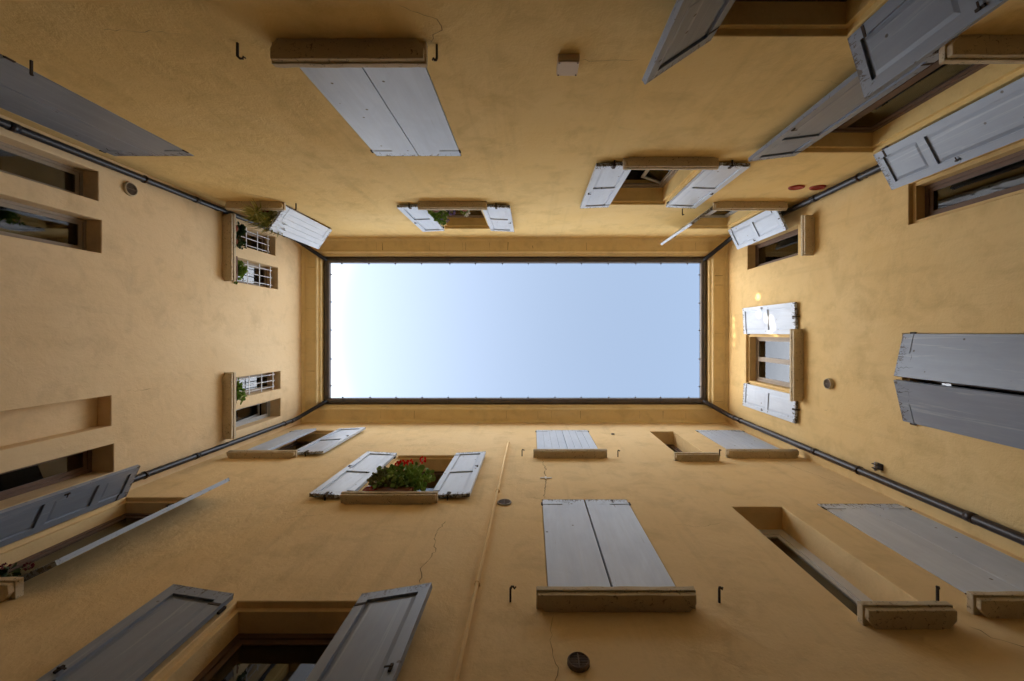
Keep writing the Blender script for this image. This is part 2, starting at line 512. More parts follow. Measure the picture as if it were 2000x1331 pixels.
# --- shutters
def leaf_bm(w, h, ys, mids, boards=3, panels=True):
    bm = bmesh.new()
    def b(x0, x1, y0, y1, z0, z1): box(bm, (x0, y0 * ys, z0), (x1, y1 * ys, z1))
    bw = w / boards
    for i in range(boards):
        b(i * bw + (0.002 if i else 0), (i + 1) * bw - (0.002 if i < boards - 1 else 0), 0.004, 0.021, 0, h)
    b(0.002, w - 0.002, -0.004, 0.006, 0.002, h - 0.002)
    if panels:
        s = min(0.085, w * 0.18)
        b(0, s, -0.027, -0.003, 0, h); b(w - s, w, -0.027, -0.003, 0, h)
        zs = [0.0] + [m * h for m in mids] + [h]
        rails = [(0, 0.11)] + [(m * h - 0.05, m * h + 0.05) for m in mids] + [(h - 0.10, h)]
        for z0, z1 in rails: b(s, w - s, -0.0262, -0.003, z0 + 0.0005, z1 - 0.0005)
        for i in range(len(rails) - 1):
            z0, z1 = rails[i][1], rails[i + 1][0]
            # raised field
            g0, g1 = 0.012, 0.045
            A = [(s + g0, z0 + g0), (w - s - g0, z0 + g0), (w - s - g0, z1 - g0), (s + g0, z1 - g0)]
            B = [(s + g1, z0 + g1), (w - s - g1, z0 + g1), (w - s - g1, z1 - g1), (s + g1, z1 - g1)]
            va = [bm.verts.new((x, -0.0042 * ys, z)) for x, z in A]; vb = [bm.verts.new((x, -0.012 * ys, z)) for x, z in B]
            for k in range(4): bm.faces.new((va[k], va[(k + 1) % 4], vb[(k + 1) % 4], vb[k]))
            bm.faces.new(vb)
    # painted strap hinges
    for z in (0.14, h - 0.16):
        b(-0.012, min(0.26, w * 0.5), 0.021, 0.027, z, z + 0.032)
        box(bm, (-0.022, 0.008 * ys, z - 0.02), (0.0, 0.028 * ys, z + 0.055), 1)
    if panels:
        for z in (0.14, h - 0.16):
            box(bm, (0.004, -0.027 * ys, z), (0.10, -0.0305 * ys, z + 0.026), 1)
        zl = h * 0.56
        box(bm, (w - 0.052, -0.0268 * ys, zl), (w - 0.034, -0.040 * ys, zl + 0.055), 1)
        box(bm, (w - 0.085, -0.040 * ys, zl + 0.022), (w - 0.03, -0.046 * ys, zl + 0.033), 1)
        box(bm, (w * 0.5 - 0.009, -0.026 * ys, 0.025), (w * 0.5 + 0.009, -0.034 * ys, 0.075), 1)
    return bm

def leaf(win, wl, hinge_a, sgn, phi, w, z0, z1, n0=0.03, mids=(0.5,), worn=False, boards=3, label=None):
    _, o, A, Nn = FR[wl]
    phi = R(phi)
    d = A * (sgn * math.cos(phi)) + Nn * math.sin(phi)
    e = A * (-sgn * math.sin(phi)) + Nn * math.cos(phi)
    if (WPOS[win.name].dot(A) - hinge_a) * sgn < 0: e = -e      # folded back past square: the panelled inside shows
    ys = 1.0 if Vector((0, 0, 1)).cross(d).dot(e) > 0 else -1.0
    loc = P(wl, hinge_a, n0, z0)
    bm = leaf_bm(w, z1 - z0, ys, mids, boards)
    if worn and boards < 4:                       # split boards: a few dark cracks running in from the ends of the outside face
        h = z1 - z0
        for k in range(5):
            x = random.uniform(0.06, w - 0.06); top = random.random() < 0.75
            ln = random.uniform(0.06, 0.26); zz = h - 0.004 if top else 0.004
            pts = [(x, zz)]
            for q in range(4): pts.append((pts[-1][0] + random.uniform(-.012, .012), pts[-1][1] + (-ln if top else ln) / 4))
            crack_pts(bm, lambda a, n, z: Vector((a, n * ys, z)), pts, random.uniform(0.004, 0.011), 1, 0.0216)
        for k in range(3):
            z = h - random.uniform(0.03, 0.20); x = random.uniform(0.05, w - 0.2)
            crack_pts(bm, lambda a, n, z: Vector((a, n * ys, z)), [(x, z), (x + random.uniform(.04, .15), z + random.uniform(-.01, .01))], 0.006, 1, 0.0219)
    ob = mesh('shutter', bm, [M['shutter_dark' if worn == 2 else 'shutter_worn' if worn else 'shutter'], M['iron']], win, loc, math.atan2(d.y, d.x), bevel=0.003)
    if label: ob['label'] = label
    return ob

def sill(win, wl, a0, a1, z0, proj, th=0.10, cut=0.07):
    org = P(wl, (a0 + a1) / 2, 0, z0); f = PL(wl, org)
    bm = bmesh.new()
    wbox(bm, f, a0, a1, -0.04, proj, z0 + th * 0.45, z0 + th)
    pl = [(a0 + cut, 0.0), (a0 + 0.012, proj * 0.42), (a0 + 0.012, proj - 0.014), (a1 - 0.012, proj - 0.014), (a1 - 0.012, proj * 0.42), (a1 - cut, 0.0)]
    lo = [bm.verts.new(f(a, n, z0)) for a, n in pl]; hi = [bm.verts.new(f(a, n, z0 + th * 0.46)) for a, n in pl]
    for k in range(6): bm.faces.new((lo[k], lo[(k + 1) % 6], hi[(k + 1) % 6], hi[k]))
    bm.faces.new(lo); bm.faces.new(hi)
    bmesh.ops.subdivide_edges(bm, edges=[e for e in bm.edges if e.calc_length() > 0.35], cuts=14, use_grid_fill=True)
    for v in bm.verts: v.co += Vector((random.uniform(-1, 1), random.uniform(-1, 1), random.uniform(-1, 1))) * 0.0028
    return mesh('sill', bm, M['sill'], win, org, bevel=0.006)

def casement_bm(f, a0, a1, n, z0, z1, bw, bd, mull=True, munt=()):
    bm = bmesh.new()
    wbox(bm, f, a0, a0 + bw, n - bd, n, z0, z1); wbox(bm, f, a1 - bw, a1, n - bd, n, z0, z1)
    wbox(bm, f, a0 + bw, a1 - bw, n - bd, n - 0.001, z0, z0 + bw); wbox(bm, f, a0 + bw, a1 - bw, n - bd, n - 0.001, z1 - bw, z1)
    # inner stepped sash
    b2 = bw + 0.045
    wbox(bm, f, a0 + bw, a0 + b2, n - bd + 0.008, n - 0.018, z0 + bw, z1 - bw); wbox(bm, f, a1 - b2, a1 - bw, n - bd + 0.008, n - 0.018, z0 + bw, z1 - bw)
    wbox(bm, f, a0 + b2, a1 - b2, n - bd + 0.008, n - 0.019, z1 - b2, z1 - bw); wbox(bm, f, a0 + b2, a1 - b2, n - bd + 0.008, n - 0.019, z0 + bw, z0 + b2)
    if mull:
        m = (a0 + a1) / 2
        wbox(bm, f, m - 0.05, m + 0.05, n - bd + 0.008, n - 0.012, z0 + b2, z1 - b2)
    for z in munt:
        wbox(bm, f, a0 + b2, a1 - b2, n - bd + 0.012, n - 0.022, z - 0.018, z + 0.018)
    return bm

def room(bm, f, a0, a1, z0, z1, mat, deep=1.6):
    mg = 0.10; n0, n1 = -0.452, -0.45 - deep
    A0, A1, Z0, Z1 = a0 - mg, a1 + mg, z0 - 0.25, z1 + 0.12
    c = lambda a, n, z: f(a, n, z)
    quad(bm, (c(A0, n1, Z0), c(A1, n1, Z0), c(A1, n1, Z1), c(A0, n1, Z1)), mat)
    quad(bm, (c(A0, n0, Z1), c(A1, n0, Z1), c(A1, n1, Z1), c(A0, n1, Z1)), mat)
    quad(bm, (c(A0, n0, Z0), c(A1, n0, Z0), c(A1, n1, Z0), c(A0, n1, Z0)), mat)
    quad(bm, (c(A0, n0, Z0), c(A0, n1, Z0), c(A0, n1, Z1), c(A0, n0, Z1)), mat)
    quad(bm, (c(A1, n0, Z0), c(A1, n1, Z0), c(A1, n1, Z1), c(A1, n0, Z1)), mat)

def window(wing, wl, a0, a1, z0, z1, label, frame='brown_frame', dep=0.24, rab=True, mull=True, munt=(), pane=True, fw=0.05):
    opening(wl, a0, a1, z0, z1, rab)
    org = P(wl, (a0 + a1) / 2, -dep, z0); f = PL(wl, org)
    i0, i1, iz = (a0 + 0.046, a1 - 0.046, z1 - 0.046) if rab else (a0 + 0.001, a1 - 0.001, z1 - 0.001)
    bm = casement_bm(f, i0, i1, -dep, z0 + 0.001, iz, fw, 0.06, mull, munt)
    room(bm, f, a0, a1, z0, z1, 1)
    wdw = mesh('window', bm, [M[frame], M['room']], wing, org, recalc=False)
    wdw['label'] = label
    if pane:
        bm = bmesh.new()
        wbox(bm, f, i0 + fw, i1 - fw, -dep - 0.036, -dep - 0.030, z0 + fw, iz - fw)
        mesh('pane', bm, M['glass'], wdw, org)
    return wdw

def closed_shutters(win, wl, a0, a1, z0, z1, worn, boards=3, gap=0.012, n0=-0.018, bulge=0.0):
    m = (a0 + a1) / 2
    hw = (a1 - a0) / 2 - gap / 2 - 0.006
    leaf(win, wl, a0 + 0.006, 1, bulge, hw, z0, z1 - 0.006, n0, (0.5,), worn, boards)
    leaf(win, wl, a1 - 0.006, -1, bulge, hw, z0, z1 - 0.006, n0, (0.5,), worn, boards)

# ------------------------------------------------------------------ wings
wing = {}
wing['T'] = tag(empty('building_wing', (0, -DT, GZ)), 'long ochre wing with a beige junction box and two dark red wall fittings', 'building', 'ochre wings round the court')
wing['B'] = tag(empty('building_wing', (0, DB, GZ)), 'long apricot wing with red geraniums in a window and a thin wall tube', 'building', 'ochre wings round the court')
wing['L'] = tag(empty('building_wing', (-DL, 0, GZ)), 'short rosy beige end wing with narrow paired windows behind white iron grilles', 'building', 'ochre wings round the court')
wing['R'] = tag(empty('building_wing', (DR, 0, GZ)), 'short yellow end wing with light patches beside an upper window with panelled shutters', 'building', 'ochre wings round the court')

T, B, L, RR = wing['T'], wing['B'], wing['L'], wing['R']
# ---- upper long wing
wn = window(T, 'T', -2.11, -0.955, 3.43, 5.58, 'window behind closed flat grey shutters above a thick shadowed sill')
closed_shutters(wn, 'T', -2.11, -0.955, 3.44, 5.58, False, boards=1); sill(wn, 'T', -2.15, -0.87, 3.345, 0.18)
wn = window(T, 'T', -5.68, -4.59, 3.43, 5.58, 'window behind closed grey shutters squeezed against the corner drainpipe')
closed_shutters(wn, 'T', -5.68, -4.59, 3.44, 5.58, 2, boards=1); sill(wn, 'T', -5.60, -4.62, 3.345, 0.18)
wn = window(T, 'T', 1.44, 2.56, 1.25, 3.32, 'lowest window, its dark lintel between two half open shutters')
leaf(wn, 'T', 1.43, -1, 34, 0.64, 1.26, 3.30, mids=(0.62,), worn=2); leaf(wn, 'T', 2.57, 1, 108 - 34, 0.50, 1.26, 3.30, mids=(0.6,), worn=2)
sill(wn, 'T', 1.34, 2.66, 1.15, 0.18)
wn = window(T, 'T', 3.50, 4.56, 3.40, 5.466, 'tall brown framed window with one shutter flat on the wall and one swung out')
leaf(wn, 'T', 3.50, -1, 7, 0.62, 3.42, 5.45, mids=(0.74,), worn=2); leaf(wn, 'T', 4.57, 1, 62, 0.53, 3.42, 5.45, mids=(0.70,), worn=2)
sill(wn, 'T', 3.38, 4.68, 3.30, 0.18)
wn = window(T, 'T', 1.46, 2.50, 5.70, 7.70, 'square window with two panelled shutters folded back and a white sash ajar', frame='tan_frame', dep=0.30, mull=False, pane=False)
leaf(wn, 'T', 1.44, -1, 2.5, 0.53, 5.74, 7.68, worn=True); leaf(wn, 'T', 2.52, 1, 2.5, 0.55, 5.74, 7.68, worn=True)
sill(wn, 'T', 1.27, 2.58, 5.60, 0.145)
def open_sash(win, wl, a_h, sgn, phi, w_, z0, z1, dep, mat, mid=True):
    _, o, A, Nn = FR[wl]
    d = A * (sgn * math.cos(R(phi))) - Nn * math.sin(R(phi))
    loc = P(wl, a_h, -dep, z0)
    bm = bmesh.new(); h = z1 - z0; b = 0.06
    box(bm, (0, -.02, 0), (b, .02, h)); box(bm, (w_ - b, -.02, 0), (w_, .02, h))
    box(bm, (b, -.019, 0), (w_ - b, .019, b)); box(bm, (b, -.019, h - b), (w_ - b, .019, h))
    if mid: box(bm, (b, -.014, h * .52), (w_ - b, .014, h * .52 + .03))
    s = mesh('sash', bm, M[mat], win, loc, math.atan2(d.y, d.x), bevel=0.003)
    bm = bmesh.new(); box(bm, (b, -.003, b), (w_ - b, .003, h - b))
    mesh('sash_pane', bm, M['glass'], win, loc, math.atan2(d.y, d.x))
    return s
open_sash(wn, 'T', 2.42, -1, 20, 0.42, 5.76, 7.58, 0.34, 'white_frame')
wn = window(T, 'T', -1.99, -0.96, 7.60, 9.48, 'small upper window with flowers between panelled shutters folded back', frame='tan_frame')
leaf(wn, 'T', -2.01, -1, 2.5, 0.50, 7.63, 9.46); leaf(wn, 'T', -0.94, 1, 2.5, 0.54, 7.63, 9.46, worn=True)
sill(wn, 'T', -2.09, -0.82, 7.48, 0.14)
wn = window(T, 'T', 3.46, 4.54, 7.62, 9.48, 'upper window whose two shutters stick out beside the corner drainpipe', frame='grey_frame')
leaf(wn, 'T', 3.44, -1, 37, 0.57, 7.64, 9.46, worn=True); leaf(wn, 'T', 4.56, 1, 64, 0.50, 7.64, 9.46)
sill(wn, 'T', 3.36, 4.71, 7.50, 0.145)
wn = window(T, 'T', -5.62, -4.62, 7.62, 9.48, 'upper corner window half covered by a plank shutter, plants on its sill', frame='tan_frame')
leaf(wn, 'T', -4.62, -1, 55, 0.54, 7.66, 9.46, worn=True, boards=5)
sill(wn, 'T', -5.62, -4.55, 7.49, 0.145)

# ---- lower long wing
wn = window(B, 'B', 0.145, 1.31, 3.47, 5.64, 'window behind closed flat grey shutters with chipped tops, on a heavy sill')
closed_shutters(wn, 'B', 0.145, 1.31, 3.48, 5.64, True, gap=0.02, boards=1); sill(wn, 'B', 0.04, 1.37, 3.365, 0.155)
wn = window(B, 'B', -2.52, -1.46, 1.40, 3.505, 'lowest dark window between two big panelled shutters folded back', frame='brown_frame', mull=False)
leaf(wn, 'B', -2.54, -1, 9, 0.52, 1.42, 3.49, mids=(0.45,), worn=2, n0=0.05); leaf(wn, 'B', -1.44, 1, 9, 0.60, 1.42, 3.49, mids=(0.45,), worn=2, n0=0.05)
sill(wn, 'B', -2.64, -1.34, 1.30, 0.16)
wn = window(B, 'B', -5.66, -4.69, 3.60, 5.714, 'tall window by the corner with both shutters standing out from the wall', dep=0.2)
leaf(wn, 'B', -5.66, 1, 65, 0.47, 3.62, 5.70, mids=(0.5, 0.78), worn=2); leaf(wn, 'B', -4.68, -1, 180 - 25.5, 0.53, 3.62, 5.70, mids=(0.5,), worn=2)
sill(wn, 'B', -5.62, -4.45, 3.49, 0.16)
wn = window(B, 'B', -2.49, -1.42, 5.60, 7.67, 'window full of red geraniums between peeling panelled shutters', dep=0.28)
leaf(wn, 'B', -2.51, -1, 3, 0.55, 5.64, 7.64, worn=True); leaf(wn, 'B', -1.40, 1, 3, 0.55, 5.64, 7.64, worn=True)
sill(wn, 'B', -2.575, -1.27, 5.48, 0.14)
wn = window(B, 'B', -5.55, -4.52, 7.60, 9.62, 'upper corner window with one shutter closed and one folded back')
leaf(wn, 'B', -5.53, 1, 5, 0.50, 7.62, 9.58, n0=0.0); leaf(wn, 'B', -4.50, 1, 3, 0.62, 7.64, 9.58)
sill(wn, 'B', -5.58, -4.33, 7.48, 0.13)
wn = window(B, 'B', 0.108, 1.32, 7.58, 9.66, 'upper window behind closed pale plank shutters')
closed_shutters(wn, 'B', 0.108, 1.32, 7.59, 9.66, False, boards=4, gap=0.01); sill(wn, 'B', 0.037, 1.393, 7.48, 0.15)
wn = window(B, 'B', 2.76, 3.30, 7.45, 9.53, 'narrow deep upper window without shutters', frame='brown_frame', dep=0.30, rab=False, mull=False)
sill(wn, 'B', 2.57, 3.37, 7.30, 0.14)
wn = window(B, 'B', 3.86, 4.92, 7.58, 9.66, 'upper corner window behind closed pale plank shutters beside the drainpipe')
closed_shutters(wn, 'B', 3.86, 4.92, 7.59, 9.66, False, boards=4, gap=0.008); sill(wn, 'B', 3.59, 4.90, 7.48, 0.15)
wn = window(B, 'B', 2.65, 3.31, 3.30, 5.41, 'tall narrow deep window with a white frame and no shutters', frame='white_frame', dep=0.30, rab=False, mull=False, fw=0.11)
sill(wn, 'B', 2.60, 3.31, 3.17, 0.16)
wn = window(B, 'B', 3.83, 4.92, 3.40, 5.50, 'lower corner window behind closed grey shutters with ragged tops')
closed_shutters(wn, 'B', 3.83, 4.92, 3.41, 5.50, True, gap=0.006, boards=1); sill(wn, 'B', 3.60, 4.90, 3.29, 0.16)

# ---- left short wing
Lw = []
for a0, a1, z1, lb in ((-2.18, -1.78, 5.53, 'narrow dark window nearest the corner pipe'), (-1.53, -1.08, 5.57, 'narrow dark window with a pale frame, beside its twin')):
    wn = window(L, 'L', a0, a1, 3.5, z1, lb, fw=0.035, frame='tan_frame', dep=0.20, rab=False, mull=False); Lw.append(wn)
opening('L', 0.876, 1.297, 3.5, 5.70, False, 0.19)
wn = window(L, 'L', 1.556, 1.95, 3.5, 5.735, 'narrow dark window half hidden by a shutter', frame='brown_frame', dep=0.30, rab=False, mull=False)
sp = sill(Lw[0], 'L', -2.25, -0.98, 3.38, 0.17)
sill(wn, 'L', 0.76, 2.0, 3.38, 0.17)
def grille(win, wl, a0, a1, z0, z1, n, na, nz):
    org = P(wl, (a0 + a1) / 2, n, z0); f = PL(wl, org)
    bm = bmesh.new()
    for i in range(na):
        a = a0 + (a1 - a0) * (i + 0.5) / na
        tube(bm, [f(a, n, z0), f(a, n, z1)], 0.009, 6)
    for j in range(nz):
        z = z0 + (z1 - z0) * (j + 0.9) / (nz + 0.1)
        wbox(bm, f, a0, a1, n + 0.006, n + 0.014, z - 0.011, z + 0.011)
    return mesh('grille', bm, M['white_bar'], win, org)
ups = ((-2.19, -1.755, 9.36, 'narrow upper window behind a white grille, nearest the plank shutter'), (-1.50, -1.00, 9.45, 'narrow upper window behind a white grille, reflecting sky'),
       (0.895, 1.31, 9.55, 'narrow upper window behind a white grille with a long leafy plant'), (1.53, 1.95, 9.55, 'narrow upper window with a grey sash tilted open'))
Lu = []
for i, (a0, a1, z1, lb) in enumerate(ups):
    wn = window(L, 'L', a0, a1, 7.86, z1, lb, frame='grey_frame' if i == 3 else 'tan_frame', dep=0.24, rab=False, mull=False, pane=(i != 3), fw=0.03)
    Lu.append(wn)
    if i < 3: grille(wn, 'L', a0, a1, 7.87, z1 - 0.06, -0.10, 3, 4)
sill(Lu[0], 'L', -2.27, -0.98, 7.75, 0.19); sill(Lu[2], 'L', 0.76, 2.03, 7.75, 0.19)
# tilted sash of the fourth
def tilt_sash(win, wl, a0, a1, z0, z1, n, ang, mat):
    loc = P(wl, a0, n, z0); f0 = PL(wl, P(wl, a0, n, z0))
    bm = bmesh.new(); bmg = bmesh.new()
    W_, h, b = a1 - a0, z1 - z0, 0.05
    f = lambda a, nn, z: f0(a0 + a, n + nn * math.cos(ang) - z * math.sin(ang), z0 + z * math.cos(ang) + nn * math.sin(ang))
    def hb(bmx, x0, x1, y0, y1, q0, q1):
        v = [bmx.verts.new(f(x, y, q)) for x in (x0, x1) for y in (y0, y1) for q in (q0, q1)]
        for fc in ((0, 1, 3, 2), (4, 6, 7, 5), (0, 4, 5, 1), (2, 3, 7, 6), (0, 2, 6, 4), (1, 5, 7, 3)): bmx.faces.new([v[i] for i in fc])
    hb(bm, 0, b, -.02, .02, 0, h); hb(bm, W_ - b, W_, -.02, .02, 0, h); hb(bm, b, W_ - b, -.019, .019, 0, b); hb(bm, b, W_ - b, -.019, .019, h - b, h)
    hb(bmg, b, W_ - b, -.003, .003, b, h - b)
    mesh('sash', bm, M[mat], win, loc); mesh('sash_pane', bmg, M['glass'], win, loc)
tilt_sash(Lu[3], 'L', 1.57, 1.91, 7.9, 9.48, -0.20, R(9), 'grey_frame')

# ---- right short wing
wn = window(RR, 'R', -1.97, -1.43, 3.35, 5.43, 'lower dark window behind the swung out corner shutter', frame='brown_frame', dep=0.17, rab=True, mull=False)
sill(wn, 'R', -2.09, -1.35, 3.2, 0.18)
wn = window(RR, 'R', 0.01, 1.18, 3.35, 5.52, 'window behind two warped grey shutters bulging apart at the middle')
m_ = 0.60
leaf(wn, 'R', 0.02, 1, 12.5, 0.578, 3.37, 5.49, 0.0, (0.5,), 2, 1); leaf(wn, 'R', 1.18, -1, 13, 0.562, 3.37, 5.49, 0.0, (0.5,), 2, 1)
sill(wn, 'R', -0.06, 1.27, 3.25, 0.19)
wr = window(RR, 'R', 0.05, 1.158, 7.64, 9.547, 'upper window with curtain, its panelled shutters folded flat on both sides', frame='tan_frame', dep=0.20)
leaf(wr, 'R', 0.03, -1, 2.5, 0.60, 7.66, 9.55, worn=True, n0=0.03); leaf(wr, 'R', 1.18, 1, 2.5, 0.52, 7.66, 9.55, worn=True)
sill(wr, 'R', -0.066, 1.27, 7.52, 0.2)
wn = window(RR, 'R', -2.02, -1.458, 7.69, 9.48, 'small upper window behind the corner shutter, plain sill below', frame='brown_frame', dep=0.18, rab=False, mull=False)
sill(wn, 'R', -2.09, -1.37, 7.22, 0.19)
def curtain(win, wl, a0, a1, n0, z0, z1):
    org = P(wl, (a0 + a1) / 2, n0, z0); f = PL(wl, org); bm = bmesh.new()
    prev = None; K = int((a1 - a0) / 0.016)
    for i in range(K + 1):
        a = a0 + (a1 - a0) * i / K; n = n0 + 0.014 * math.sin(i * 1.35) + 0.006 * math.sin(i * 0.5)
        cur = (bm.verts.new(f(a, n, z0)), bm.verts.new(f(a, n, z1)), bm.verts.new(f(a, n - 0.004, z1)), bm.verts.new(f(a, n - 0.004, z0)))
        if prev:
            for k in range(4): bm.faces.new((prev[k], cur[k], cur[(k + 1) % 4], prev[(k + 1) % 4]))
        prev = cur
    mesh('curtain', bm, M['curtain'], win, org, smooth=True)
curtain(wr, 'R', 0.12, 1.09, -0.33, 7.68, 8.75)
curtain(Lu[0], 'L', -2.17, -2.02, -0.33, 7.9, 9.1)
curtain(Lu[1], 'L', -1.47, -1.03, -0.33, 7.9, 8.95)
curtain(Lu[2], 'L', 0.92, 1.20, -0.33, 7.9, 8.7)

# ---- walls with their holes
CR = {'T': [([(-0.98, 3.0), (-0.72, 3.15), (-0.70, 3.25), (-0.78, 3.32), (-0.84, 3.4)], 0.006), ([(0.42, 3.62), (0.70, 3.62), (0.95, 3.60)], 0.004),
            ([(-4.95, 7.05), (-4.7, 7.3), (-4.55, 7.55), (-4.50, 7.65)], 0.010), ([(-0.4, 9.55), (-0.41, 9.9)], 0.010), ([(-3.4, 3.25), (-3.1, 3.26), (-2.8, 3.3)], 0.004),
            ([(2.7, 3.9), (3.0, 3.95), (3.2, 4.1)], 0.004)],
      'B': [([(0.20, 7.42), (0.21, 7.1), (0.24, 6.85), (0.22, 6.6), (0.23, 6.3), (0.20, 5.9), (0.17, 5.66)], 0.016),
            ([(-1.05, 5.0), (-1.1, 4.65), (-1.02, 4.3), (-1.08, 4.0), (-1.02, 3.75)], 0.008), ([(-3.05, 5.05), (-2.9, 5.12), (-2.7, 5.15)], 0.006), ([(-2.7, 5.15), (-2.5, 5.2)], 0.005),
            ([(0.18, 3.33), (0.15, 3.1), (0.17, 2.8), (0.15, 2.4)], 0.005), ([(-0.1, 5.75), (0.08, 5.68), (0.16, 5.64)], 0.007),
            ([(3.42, 3.2), (3.5, 3.05), (3.66, 2.95), (3.74, 2.85)], 0.009), ([(4.4, 7.35), (4.5, 7.0), (4.62, 6.5), (4.72, 6.1)], 0.006), ([(3.3, 10.2), (3.5, 10.15)], 0.008),
            ([(1.7, 4.9), (2.0, 4.85), (2.3, 4.95)], 0.004)],
      'L': [([(0.85, 5.9), (0.87, 6.2), (0.86, 6.3)], 0.006)],
      'R': [([(1.3, 6.9), (1.32, 7.0)], 0.01)]}
facade('T', T, -6.4, 5.5, M['plaster_top'], CR['T'])
facade('B', B, -6.4, 5.5, M['plaster_bottom'], CR['B'])
facade('L', L, -2.45, 2.345, M['plaster_left'], CR['L'])
facade('R', RR, -2.45, 2.345, M['plaster_right'], CR['R'])

# ---- cornice: profile (n, z) swept along each side with mitred ends
PROF = [(-0.45, 10.401), (0.0, 10.401), (0.022, 10.405), (0.034, 10.425), (0.034, 10.455), (0.055, 10.475), (0.10, 10.487), (0.30, 10.50), (0.302, 10.482), (0.315, 10.476), (0.345, 10.480),
        (0.362, 10.50), (0.364, 10.535), (0.378, 10.55), (0.42, 10.56), (0.424, 10.66), (0.43, 10.80), (-0.45, 10.95)]
ENDS = {'T': (-DL, DR), 'B': (-DL, DR), 'L': (-DT, DB), 'R': (-DT, DB)}
def mitre(wl, n, which):
    lo, hi = ENDS[wl]
    return lo + n if which == 0 else hi - n
for wl in 'TBLR':
    org = WPOS[wing[wl].name]; f = PL(wl, org); bm = bmesh.new()
    r0 = [bm.verts.new(f(mitre(wl, n, 0), n, z)) for n, z in PROF]; r1 = [bm.verts.new(f(mitre(wl, n, 1), n, z)) for n, z in PROF]
    k = len(PROF)
    for i in range(k): bm.faces.new((r0[i], r0[(i + 1) % k], r1[(i + 1) % k], r1[i]))
    bm.faces.new(r0); bm.faces.new(r1)
    # joints and cracks in the soffit boards
    lo, hi = ENDS[wl]
    js = [random.uniform(lo + 0.5, hi - 0.5) for _ in range(9 if wl in 'TB' else 4)]
    for a in js:
        wd = random.choice((0.004, 0.004, 0.007))
        quad(bm, (f(a, 0.10, 10.4835), f(a + wd, 0.10, 10.4835), f(a + wd + random.uniform(-.01, .01), 0.295, 10.4965), f(a, 0.295, 10.4965)), 1)
    if wl == 'T':
        quad(bm, (f(-0.606, 0.09, 10.4825), f(-0.588, 0.09, 10.4825), f(-0.606, 0.29, 10.495), f(-0.615, 0.29, 10.495)), 1)
        quad(bm, (f(0.02, 0.18, 10.4875), f(0.035, 0.18, 10.4875), f(0.045, 0.25, 10.492), f(0.035, 0.25, 10.492)), 1)
    mesh('cornice', bm, [M['cornice'], M['crack']], wing[wl], org)
    # roof slab rising outwards
    bm = bmesh.new()
    pr = [(0.44, 10.90), (-5.5, 12.35), (-11.0, 10.9), (-11.0, 10.82), (-5.5, 12.2), (0.44, 10.815)]
    q0 = [bm.verts.new(f(lo + n, n, z)) for n, z in pr]; q1 = [bm.verts.new(f(hi - n, n, z)) for n, z in pr]
    for i in range(6): bm.faces.new((q0[i], q0[(i + 1) % 6], q1[(i + 1) % 6], q1[i]))
    mesh('roof', bm, M['tile'], wing[wl], org)
    if wl != 'L':
        # added unseen block behind the eaves, shutting off low sky light
        bm = bmesh.new()
        pr = [(-2.2, 11.0), (-2.2, 15.2), (-1.9, 15.25), (-1.9, 15.35), (-6.0, 16.4), (-10.2, 15.2), (-10.2, 11.0)]
        q0 = [bm.verts.new(f(lo + n * .98, n, z)) for n, z in pr]; q1 = [bm.verts.new(f(hi - n * .98, n, z)) for n, z in pr]
        for i in range(7): bm.faces.new((q0[i], q0[(i + 1) % 7], q1[(i + 1) % 7], q1[i]))
        mesh('sky_blocker', bm, M['blocker'], wing[wl], org)
    if wl == 'L':
        # added unseen screen on the ridge; its gaps are placed to shape sun patches
        gaps = [(-0.45, 13.12, .06, .15), (0.08, 12.53, .12, .14), (0.04, 12.70, .09, .09), (-0.06, 12.97, .08, .10), (0.22, 12.46, .09, .09), (0.0, 14.20, .06, .05),
                (0.17, 14.21, .08, .05), (0.40, 14.17, .07, .06), (0.62, 14.19, .05, .05), (2.23, 14.12, .05, .06), (0.36, 12.56, .05, .09), (-0.22, 13.0, .04, .05)]
        holes = [(y - q / 2, y + q / 2, z - h / 2, z + h / 2) for y, z, q, h in gaps]
        bm = bmesh.new(); k0, k1 = lo - 5.4, hi + 5.4
        As = sorted({k0, k1, *[h[0] for h in holes], *[h[1] for h in holes]}); Zs = sorted({12.2, 15.3, *[h[2] for h in holes], *[h[3] for h in holes]})
        for i in range(len(As) - 1):
            for j in range(len(Zs) - 1):
                ca, cz = (As[i] + As[i + 1]) / 2, (Zs[j] + Zs[j + 1]) / 2
                if any(h[0] < ca < h[1] and h[2] < cz < h[3] for h in holes): continue
                wbox(bm, f, As[i], As[i + 1], -5.56, -5.48, Zs[j], Zs[j + 1])
        bmesh.ops.remove_doubles(bm, verts=bm.verts, dist=1e-5)
        mesh('sun_patch_screen', bm, M['plaster_left'], wing[wl], org, recalc=False)
    # outer wall of the wing
    bm = bmesh.new()
    wbox(bm, f, lo - 10.4, hi + 10.4, -10.4, -10.1, GZ - 0.3, 10.8)
    bo = bmesh.new()
    q0 = [bo.verts.new(f(lo + n, n, z)) for n, z in ((0.04, GZ - 0.2), (0.04, 1.02), (0.0, 1.06), (-0.02, 1.06), (-0.02, GZ - 0.2))]
    q1 = [bo.verts.new(f(hi - n, n, z)) for n, z in ((0.04, GZ - 0.2), (0.04, 1.02), (0.0, 1.06), (-0.02, 1.06), (-0.02, GZ - 0.2))]
    for i in range(5): bo.faces.new((q0[i], q0[(i + 1) % 5], q1[(i + 1) % 5], q1[i]))
    mesh('bounce_absorber', bo, M['bounce_absorber'], wing[wl], org)  # unseen dark band added to cut light bouncing up from the base
    mesh('outer_wall', bm, M['plaster_left'], wing[wl], org)

